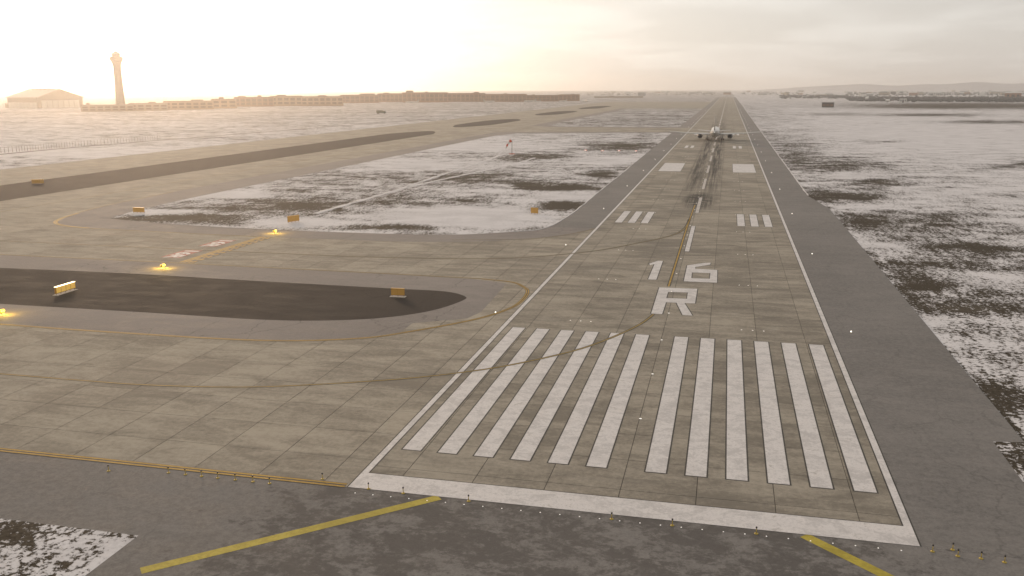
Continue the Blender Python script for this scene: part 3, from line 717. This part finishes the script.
sign('distant orange guidance sign on the far dark strip, left edge', gnd(32, 184.3), gnd(44, 184), 1.7, False, False)
ll = bpy.data.lights.new('sign_light', 'AREA'); ll.shape = 'RECTANGLE'; ll.size = 3; ll.size_y = .3; ll.energy = 25; ll.color = (1, .8, .4)
lo = link('sign_light', ll, sl); lo.location = (0, 0, 1.75)

# runway guard lights
def guard(label, x, y):
    t = empty('guard_light', label, 'guard light', (x, y, 0.01), R(-90), 'yellow runway guard lights')
    MB().tube((0, 0, 0), (0, 0, .35), .06).build('post', 'yellow_metal', t)
    MB().box(-.45, .45, -.18, .18, .35, .85).build('housing', 'yellow_metal', t)
    for s in (-1, 1):
        MB().lathe([(.17, .181), (.17, .26), (.10, .29)], (s*.22, 0, .62), 'y', 12).build('lamp', 'guard_lamp', t)
        MB().lathe([(.17, -.29), (.17, -.2), (.10, -.181)], (s*.22, 0, .62), 'y', 12).build('lamp', 'guard_lamp', t)
    MB().box(-.7, .7, -.5, .5, -.01, .04).build('base_slab', 'pad_concrete', t)
    l = bpy.data.lights.new('guard_glow', 'POINT'); l.energy = 330; l.color = (1.0, .62, .06); l.shadow_soft_size = .12
    for yy in (-.62, .62): o = link('guard_glow', l, t); o.location = (0, yy*1.6, 1.15)
guard('lit yellow guard light at the near end of holding line', *gnd(163, 268.5))
guard('lit yellow guard light at the far end of holding line', *gnd(275, 233.5))
guard('lit yellow guard light at the left frame edge below dark island', *gnd(2, 315))

# windsock
t = empty('windsock', 'red and white windsock drooping from its mast in the snowy infield', 'windsock', (*gnd(512, 154), 0.0))
MB().tube((0, 0, 0), (0, 0, 7.2), .16, .10).build('mast', 'dark_metal', t)
fr = MB().tube((0, 0, 7.0), (-.4, -.2, 7.0), .07).build('swivel_frame', 'dark_metal', t)
pr = [Vector((-.3, -.15, 7.0)), Vector((-1.3, -.5, 6.4)), Vector((-2.1, -.8, 5.2)), Vector((-2.6, -1.0, 3.9)), Vector((-3.0, -1.1, 2.9))]
for i in range(4):
    MB().tube(pr[i], pr[i+1], .75-.12*i, .75-.12*(i+1), 12, False).build('sock_band', 'fabric_orange' if i % 2 == 0 else 'fabric_white', t)
MB().lathe([(1.6, 0), (1.6, .12), (1.3, .15)], (0, 0, 0), 'z', 20).build('base_ring', 'fabric_orange', t)

# approach path indicator boxes
for i, (u, v) in enumerate(((585.7, 151.2), (602.5, 151.5), (619, 151.6), (636, 151.8))):
    t = empty('approach_indicator', ['leftmost', 'second from left', 'third from left', 'rightmost'][i]+' of four white approach light boxes in the snow', 'approach light', (*gnd(u, v), 0.02), 0, 'row of four approach light boxes')
    MB().box(-.6, .6, -.8, .6, .25, .75).build('housing', 'fabric_orange', t)
    for dx in (-.5, .5): MB().tube((dx, 0, 0), (dx, 0, .4), .05, n=8).build('leg', 'dark_metal', t)
    MB().box(-.42, .42, -.84, -.8, .42, .60).build('lens', 'indicator_lamp', t)

# ------------------------------------------------------------------ runway lights
def proto_edge():
    t = empty('runway_edge_light', '', 'runway light')
    MB().tube((0, 0, 0), (0, 0, .22), .04, .03, 8).build('stem', 'yellow_metal', t)
    MB().lathe([(.08, .22), (.09, .28), (.07, .35), (.02, .38)], (0, 0, 0), 'z', 10).build('dome', 'white_lamp', t)
    return t
ONES = 'first second third fourth fifth sixth seventh eighth ninth tenth eleventh twelfth thirteenth fourteenth fifteenth sixteenth seventeenth eighteenth nineteenth twentieth'.split()
TENS = {20: 'twenty', 30: 'thirty', 40: 'forty', 50: 'fifty', 60: 'sixty'}
def nth(i):
    i += 1
    if i <= 20: return ONES[i-1]
    d, r_ = i//10*10, i % 10
    return TENS[d]+'-'+ONES[r_-1] if r_ else TENS[d][:-1]+'ieth'
first = proto_edge(); k = 0
for side, lab in ((1, 'white edge light standing on right runway shoulder'), (-1, 'white edge light standing on left runway shoulder')):
    for q in range(24):
        y = 61.5+q*61.6
        if side < 0 and 655 < y < 735: continue
        o = first if k == 0 else copy_tree(first); k += 1
        o.location = (side*25.5, y, 0.012); o['label'] = nth(q)+' from the threshold, '+lab; o['group'] = 'edge lights on the right shoulder' if side > 0 else 'edge lights on the left shoulder'
def flush(name, mat, r=.17):
    return MB().lathe([(r*1.35, 0), (r*1.3, .012), (r, .03), (r*.4, .036)], (0, 0, 0), 'z', 10).build(name, mat)
pr = flush('centreline_light', 'small_white_lamp', .11)
for q in range(36):
    o = pr if q == 0 else pr.copy()
    if q: COL.objects.link(o)
    o.location = (-.42 if q > 3 else .1, 22+q*15.25, 0.005); o['label'] = nth(q)+' from the threshold of the small white lights along the runway centreline'; o['category'] = 'runway light'; o['group'] = 'flush centreline lights'
pr = flush('touchdown_light', 'small_white_lamp', .08); k = 0
for row in range(12):
    for side in (-1, 1):
        for c in range(3):
            o = pr if k == 0 else pr.copy()
            if k: COL.objects.link(o)
            k += 1
            o.location = (side*(10.72+c*1.52), 60.2+row*30.3, 0.005)
            o['label'] = ('inner', 'middle', 'outer')[c]+' small white touchdown light, '+nth(row)+' row of three '+('right' if side > 0 else 'left')+' of centreline'; o['category'] = 'runway light'; o['group'] = 'touchdown lights '+('right' if side > 0 else 'left')
pr = flush('threshold_light', 'small_white_lamp', .04); k = 0
for q in range(28):
    x = -21.8+q*1.6
    if any(abs(x-a) < .6 for a in (-.1, 4.7, 11.1, -17.8, -21)): continue
    o = pr if k == 0 else pr.copy()
    if k: COL.objects.link(o)
    k += 1
    o.location = (x, -.95, 0.0); o['label'] = nth(k-1)+' from left of the tiny white lights before the threshold bar'; o['category'] = 'runway light'; o['group'] = 'flush threshold lights'
# elevated lights on yellow stalks
def stalk():
    t = empty('stalk_light', '', 'runway light')
    MB().lathe([(.16, 0), (.16, .03), (.05, .06)], (0, 0, 0), 'z', 10).build('base_plate', 'yellow_metal', t)
    MB().tube((0, 0, .05), (0, 0, .44), .035, .028, 8).build('stem', 'yellow_metal', t)
    MB().lathe([(.04, .44), (.07, .48), (.075, .56), (.04, .60)], (0, 0, 0), 'z', 10).build('lamp_head', 'dark_metal', t)
    return t
st = stalk(); k = 0
spots = [((23.6,-.6),'first of the yellow stalk lights right of the threshold corner'),((25.1,0.0),'dark stalk light just behind the second one, right of threshold'),((25.25,-.9),'second of the yellow stalk lights right of the threshold corner'),
 ((26.8,-.9),'third of the yellow stalk lights right of the threshold corner'),((28.3,-1.1),'fourth yellow stalk light, nearest the lower right frame edge'),
 ((-.05,-.8),'yellow stalk light before the threshold bar near its middle'),((4.7,-.8),'yellow stalk light before threshold bar, right of the middle one'),((11.05,-.7),'yellow stalk light before threshold bar beside right chevron line'),
 ((-21.0,.05),'stalk light at the left corner of the threshold bar'),((-17.8,-.1),'stalk light on the left part of the threshold bar'),((-12.0,-.3),'stalk light before the threshold bar above left chevron line'),((-25.7,1.0),'dark stalk light just left of the threshold corner on concrete')]
for i, x in enumerate((-45.2,-39.7,-38.0,-36.4,-34.8,-33.1,-31.4,-29.8)): spots.append(((x, -1.7 if i == 0 else -.85), 'lone thin stalk light below the double yellow line, leftmost' if i == 0 else nth(i-1)+' from left in the dark stalk light row below double yellow line'))
for (x, y), lb in spots:
    o = st if k == 0 else copy_tree(st); k += 1
    o.location = (x, y, 0.0); o['label'] = lb; o['group'] = 'stalk lights below the double yellow line' if x < -29 else 'stalk lights around the threshold'

# ------------------------------------------------------------------ fence
fp = [gnd(-30, 156.0), gnd(0, 153.3), gnd(40, 149.7), gnd(80, 146), gnd(128, 142.2), gnd(162, 139.5)]
fpts = smooth(fp, 30); t = empty('fence', 'long low fence of thin posts across the snow, far left', 'fence', (0, 0, 0)); d = 0; last = None
pm = MB().tube((0, 0, -.1), (0, 0, 3.2), .12, .10, 6); pme = None; acc = 99
for i in range(len(fpts)):
    if last is not None: acc += math.hypot(fpts[i][0]-last[0], fpts[i][1]-last[1])
    last = fpts[i]
    if acc >= 2.0:
        acc = 0
        if pme is None: o = pm.build('post', 'fence_metal', t); pme = o.data
        else: o = link('post', pme, t)
        o.location = (*fpts[i], -.06)
for z in (1.0, 2.9):
    mb = MB()
    for a, b in zip(fpts[:-1:6], fpts[6::6]): mb.tube((*a, z), (*b, z), .035, n=5, caps=False)
    mb.build('rail', 'fence_metal', t)

# ------------------------------------------------------------------ control tower
tx, ty = gnd(121.2, 110)
t = empty('control_tower', 'tall slender control tower with flared head, hazy against bright sky', 'control tower', (tx, ty, -.05), R(20)); t.scale = (1, 1, .918)
MB().lathe([(8.2, 0), (7.4, 20), (6.6, 50), (6.2, 76), (6.4, 82), (7.8, 87), (10.4, 92)], (0, 0, 0), 'z', 16).build('shaft', 'tower_concrete', t)
hd = MB().lathe([(10.4, 92.02), (10.8, 95), (10.2, 98), (7.4, 98.6)], (0, 0, 0), 'z', 16).build('head', 'tower_concrete', t)
cabm = MB().lathe([(6.0, 98.6), (7.0, 103.2)], (0, 0, 0), 'z', 16).build('cab_glazing', 'glass', t)
for q in range(16):
    a = 2*math.pi*q/16; MB().tube((6.05*math.cos(a), 6.05*math.sin(a), 98.6), (7.05*math.cos(a), 7.05*math.sin(a), 103.2), .16, n=5).build('mullion', 'tower_concrete', cabm)
MB().lathe([(7.4, 103.2), (7.2, 104.4), (3.2, 106), (2.6, 107.8), (.3, 108)], (0, 0, 0), 'z', 16).build('roof', 'tower_concrete', t)
MB().tube((0, 0, 108), (0, 0, 113), .2, .08, 6).build('antenna', 'light_metal', t)
for z in (18, 34, 50, 66):
    for a in (R(200), R(290)): MB().box(-1, 1, -.3, .3, z, z+3).build('window', 'glass', t).matrix_basis = Matrix.Rotation(a, 4, 'Z') @ Matrix.Translation((0, -7.6+z*.017, 0))

# ------------------------------------------------------------------ hangar
hx, hy = atdist(45, 2060)
t = empty('hangar', 'large gabled hangar, pale and hazy at the far left', 'hangar', (hx, hy, -.05), R(-14))
L, D, E_, Rg = 46, 50, 20, 35.5
MB().add([(-L,-D,0),(L,-D,0),(L,D,0),(-L,D,0),(-L,-D,E_),(L,-D,E_),(L,D,E_),(-L,D,E_),(-L,0,Rg),(L,0,Rg)],
         [(0,1,5,4),(1,2,6,9,5),(2,3,7,6),(3,0,4,8,7)]).build('wall', 'hangar_wall', t)
rf = MB().add([(-L-2,-D-2,E_-.2),(L+2,-D-2,E_-.2),(L+2,0,Rg+.5),(-L-2,0,Rg+.5),(L+2,D+2,E_-.2),(-L-2,D+2,E_-.2)]+[(-L-2,-D-2,E_+.9),(L+2,-D-2,E_+.9),(L+2,0,Rg+1.6),(-L-2,0,Rg+1.6),(L+2,D+2,E_+.9),(-L-2,D+2,E_+.9)],
         [(0,1,2,3),(3,2,4,5),(6,7,8,9),(9,8,10,11),(0,1,7,6),(1,2,8,7),(2,4,10,8),(4,5,11,10),(5,3,9,11),(3,0,6,9)]).build('roof', 'hangar_roof', t)
for q in range(5): MB().box(-30+q*13, -24+q*13, -6, 2, Rg-1, Rg+2.6).build('roof_vent', 'hangar_roof', rf)
for q in range(8): MB().box(-43+q*10.8, -43+q*10.8+10, -D-.6, -D-.05, .1, 11+(.3 if q % 2 else 0)).build('door_panel', 'hangar_door', t)
for q in range(7): MB().box(L+.05, L+.6, -42+q*12, -42+q*12+11, .1, 15).build('door_panel', 'hangar_door', t)
MB().box(-L-40, -L-2.2, -30, 20, 0, 9).build('annex', 'hangar_wall', t)

# ------------------------------------------------------------------ terminal buildings along the horizon
def building(name, label, cat, u0, u1, vtop, dist, depth, wall, roof, bays=None, extras=(), base_h=0, rz=0.0, group=None, trim='terminal_trim'):
    x, y = atdist((u0+u1)/2, dist)
    w = (u1-u0)/F_PX*dist*math.cos(math.atan(((u0+u1)/2-512)/F_PX)); h = max(4.0, CAM[2]-(vtop+1.9-91.2)*dist/F_PX)
    ang = math.atan2(y-CAM[1], x-CAM[0])-math.pi/2
    t = empty(name, label, cat, (x, y, -.06), ang+rz, group)
    MB().box(-w/2, w/2, 0, depth, 0, h).build('wall', wall, t)
    r = MB().box(-w/2-.8, w/2+.8, -.8, depth+.8, h+.001, h+1.0).build('roof', roof, t)
    n = bays or max(2, int(w/11))
    for i in range(n):
        a = -w/2+w*(i+.14)/n; b = -w/2+w*(i+.86)/n
        for z0, z1 in ((h*.18, h*.42), (h*.56, h*.84)) if h > 9 else ((h*.3, h*.75),): MB().box(a, b, -.35, -.02, z0, z1).build('window', 'terminal_window', t)
    for i in range(n+1):
        px = -w/2+w*i/n; MB().box(px-.5, px+.5, -.7, -.05, .1, h-.3).build('pilaster', trim, t)
    for (fx0, fx1, eh) in extras:
        MB().box(-w/2+w*fx0, -w/2+w*fx1, depth*.25, depth*.75, h+1.002, h+eh).build('penthouse', roof, r)
    return t
for a in ((84,128,102.3,1620,26,[(.1,.16,4)],'low hazy terminal wing at the foot of the control tower','hangar_wall'),
          (131,163,101.2,1640,30,[(.5,.7,3)],'low hazy terminal block right of the control tower','hangar_wall'),
          (166,209,99.4,1700,34,[(.55,.8,3)],'hazy flat terminal block second from the control tower','hazed_terminal_wall'),
          (213,233,97.8,1780,30,[(.3,.5,4)],'short hazy block stepping up beside the long terminal','hazed_terminal_wall'),
          (236,270,96.2,1950,40,[(.1,.3,3),(.6,.7,4)],'long tan terminal hall left of a narrower pink one'),
          (272,299,95.3,1990,40,[(.2,.5,3)],'narrow pinkish terminal hall beside the pillared one','hazed_terminal_wall'),
          (303,340,95.9,1960,40,[(.4,.6,3)],'pillared terminal hall with wall colour paled for haze','hazed_terminal_wall'),
          (342,376,94.6,2050,44,[(.5,.9,4)],'brown terminal hall behind and left of the parked truck'),
          (379,404,93.4,2180,44,[(.2,.4,3)],'dark brown hall directly behind the parked truck'),
          (404,445,92.6,2080,44,[(.08,.24,6),(.5,.56,3)],'tallest brown concourse with a rooftop block'),
          (449,480,93.4,2150,40,[(.75,.9,4)],'brown concourse right of the one with rooftop block'),
          (483,524,94.4,2120,40,[(.02,.08,4),(.5,.56,3)],'third brown concourse from the right end'),
          (527,556,95.6,2160,36,[(.2,.28,3)],'second brown concourse from the right end'),
          (560,577,94.9,2240,36,[(.6,.75,2)],'short brown block at the right end of the terminals'),
          (596,640,99.2,3000,30,[(.3,.4,3)],'low grey-brown block alone right of the terminals','hangar_wall')):
    a = (a[0]-1, a[1]+2.2, *a[2:])
    if a[0] > 335: a = (*a[:3], a[3]*1.15, *a[4:])
    building('terminal_building', a[6], 'terminal', a[0], a[1], a[2], a[3], a[4], a[7] if len(a) > 7 else 'terminal_wall', 'terminal_roof', extras=a[5], group='terminal buildings on the horizon')
pk = [(412, 2290, 'small white jet parked before the concourse with rooftop block', 1.9, .5), (489, 2330, 'small white jet parked before the right-hand concourse', -.8, .5), (530, 2340, 'brightest small white jet parked near the last concourse', 1.2, .55), (537.5, 2345, 'small white jet parked just right of the brightest one', .9, .4), (563, 2380, 'small white jet parked before the rightmost concourse', 2.6, .45), (586, 2380, 'lone small white jet parked right of the last concourse', .3, .55)]
for u, dist, lb, rz, kk in pk:
    x, y = atdist(u, dist); airliner('parked_jet', lb, 'aircraft', (x, y, -.05), rz, False, 'jets parked before the terminals', kk)

# truck on the snow before the terminal
t = empty('box_truck', 'dark green boxy truck on the snow before the terminals', 'truck', (*atdist(380.5, 1300), -.05), R(10))
MB().box(-6.5, 3.2, -1.6, 1.6, 1.1, 4.8).build('cargo_box', 'truck_green', t)
c = MB().loft([[(3.4, -1.5, 1.0), (6.6, -1.5, 1.0), (6.6, -1.5, 2.4), (5.9, -1.5, 3.8), (3.4, -1.5, 3.8)], [(3.4, 1.5, 1.0), (6.6, 1.5, 1.0), (6.6, 1.5, 2.4), (5.9, 1.5, 3.8), (3.4, 1.5, 3.8)]], False).build('cab', 'truck_green', t)
MB().box(6.2, 6.5, -1.3, 1.3, 2.5, 3.4).build('windscreen', 'glass', c)
for x in (-5, -3.4, 4.8):
    for s in (-1, 1): MB().tube((x, s*1.2, .62), (x, s*1.62, .62), .62, n=12).build('wheel', 'tyre', t)

# ------------------------------------------------------------------ right-hand field
building('equipment_building', 'dark brown flat-roofed box building alone in the snowy field', 'building', 823.2, 833.8, 103.0, 1690, 14, 'brown_wall', 'brown_wall', bays=3, trim='brown_wall')
def house(label, u, dist, w, d, h, rh, wall='white_wall', roof='grey_roof', rz=0.0, group=None, name='shed', cat='building', parts=True):
    x, y = atdist(u, dist); t = empty(name, label, cat, (x, y, -.06), math.atan2(y-CAM[1], x-CAM[0])-math.pi/2+rz, group)
    MB().add([(-w/2,0,0),(w/2,0,0),(w/2,d,0),(-w/2,d,0),(-w/2,0,h),(w/2,0,h),(w/2,d,h),(-w/2,d,h),(-w/2,d/2,h+rh),(w/2,d/2,h+rh)],
             [(0,1,5,4),(1,2,6,9,5),(2,3,7,6),(3,0,4,8,7)]).build('wall', wall, t)
    MB().add([(-w/2-.3,-.4,h-.1),(w/2+.3,-.4,h-.1),(w/2+.3,d/2,h+rh+.25),(-w/2-.3,d/2,h+rh+.25),(w/2+.3,d+.4,h-.1),(-w/2-.3,d+.4,h-.1)], [(0,1,2,3),(3,2,4,5)]).build('roof', roof, t)
    if parts:
        MB().box(-w*.1, w*.1, -.2, -.02, 0.05, h*.7).build('door', 'brown_wall', t)
        for s in (-1, 1): MB().box(s*w*.3-w*.07, s*w*.3+w*.07, -.2, -.02, h*.35, h*.7).build('window', 'glass', t)
    return t
house('cream shed with dark roof before the tree line, right side', 903.5, 2250, 15, 12, 9.5, 3, 'white_wall', 'brown_wall')
house('small white shed left of the cream one', 888, 2300, 9, 8, 5, 2, 'white_wall', 'white_wall')
house('small white upright shed among trees left of the cream one', 867, 2450, 7, 8, 9, 2, 'white_wall', 'white_wall')
house('wide white-roofed hall at the right frame edge', 1013, 3200, 44, 26, 16, 4, 'terminal_wall', 'white_wall')
house('long white hall above the tree line, left of a pair', 932, 4200, 28, 20, 14, 3, 'white_wall', 'white_wall')
house('long white hall above the tree line, right of a pair', 938.5, 4250, 24, 20, 14, 3, 'white_wall', 'white_wall')
house('long pale hall on the horizon behind the trees', 893, 5200, 130, 40, 18, 2, 'white_wall', 'white_wall')
r2 = random.Random(3)
HU = sorted(r2.uniform(600, 1022) for _ in range(60))
for i in range(60):
    u = HU[i]; dist = r2.uniform(3800, 8500)
    house(nth(i)+' from left of the tiny far houses along the hazy horizon', u, dist, r2.uniform(14, 46), r2.uniform(12, 24), r2.uniform(5, 13), 2.5, r2.choice(['white_wall', 'terminal_wall', 'grey_roof', 'hangar_wall']), r2.choice(['white_wall', 'grey_roof', 'brown_wall']), r2.uniform(-.5, .5), 'houses of the far town', 'far_house', 'house', False)
def wood(name, label, regions, seed):
    r = random.Random(seed); mb = MB()
    for u0, u1, d0, d1, n in regions:
        for _ in range(n):
            x, y = atdist(r.uniform(u0, u1), r.uniform(d0, d1)); h = r.uniform(3, 7); w = r.uniform(3, 7)
            mb.tube((x, y, -.1), (x, y, h*.5), .3, .2, 4, False)
            for _k in range(5):
                cx, cy, cz = x+r.uniform(-w, w)*.6, y+r.uniform(-w, w)*.6, h*r.uniform(.35, .9); s = w*r.uniform(.3, .6)
                vs = [(cx+s*a*r.uniform(.6, 1.2), cy+s*b*r.uniform(.6, 1.2), cz+s*c*r.uniform(.5, 1)) for a, b, c in ((1,0,0),(-1,0,0),(0,1,0),(0,-1,0),(0,0,1),(0,0,-1))]
                mb.add(vs, [(0,2,4),(2,1,4),(1,3,4),(3,0,4),(2,0,5),(1,2,5),(3,1,5),(0,3,5)])
    mb.build(name, 'bare_tree', None, fix=False, kind='stuff', label=label, category='trees')
wood('far_wood', 'dark bare tree belt along the right horizon', [(848, 1060, 2400, 3300, 900), (905, 1060, 2350, 2500, 260), (780, 850, 3000, 4200, 260), (850, 1060, 4000, 7000, 700)], 5)
wood('far_scrub', 'thin brown scrub along the horizon left of the runway end', [(585, 715, 4500, 8500, 260), (740, 800, 4800, 8500, 100)], 6)
def hills(name, label, u0, u1, dist, hmax, seed):
    r = random.Random(seed); n = 60; secs = []
    ph = [r.uniform(0, 6) for _ in range(6)]
    for i in range(n+1):
        t_ = i/n; u = u0+(u1-u0)*t_; e = min(1, 3*t_)*1.0
        h = hmax*(0.55+.18*math.sin(5*t_+ph[0])+.12*math.sin(13*t_+ph[1])+.07*math.sin(29*t_+ph[2])+.04*math.sin(61*t_+ph[3]))*e
        row = []
        for dd, k_ in ((-900, 0), (-450, .45), (-150, .85), (0, 1), (500, .6), (1200, 0)):
            x, y = atdist(u, dist+dd); row.append((x, y, -1+h*k_))
        secs.append(row)
    vs = [p for s_ in secs for p in s_]; mb = MB()
    mb.add(vs, [(j*6+i, j*6+i+1, (j+1)*6+i+1, (j+1)*6+i) for j in range(n) for i in range(5)], True)
    mb.build(name, 'hill_ground', None, kind='structure', label=label, category='hills')
hills('hills', 'faint blue-grey hills on the right horizon', 740, 1300, 11500, 165, 4)

# ------------------------------------------------------------------ haze
a = bpy.data.materials.new('haze'); a.use_nodes = True; nt = a.node_tree; nt.nodes.clear()
pv = nt.nodes.new('ShaderNodeVolumePrincipled'); mo = nt.nodes.new('ShaderNodeOutputMaterial'); nt.links.new(pv.outputs[0], mo.inputs['Volume'])
pv.inputs['Color'].default_value = (0.97, 0.935, 0.90, 1); pv.inputs['Density'].default_value = 0.00011; pv.inputs['Anisotropy'].default_value = 0.85
M['haze'] = a
MB().box(-16200, 16200, -3200, 16200, -1.1, 170).build('haze', 'haze', None, kind='stuff', label='thin warm winter haze over the whole airfield', category='haze')
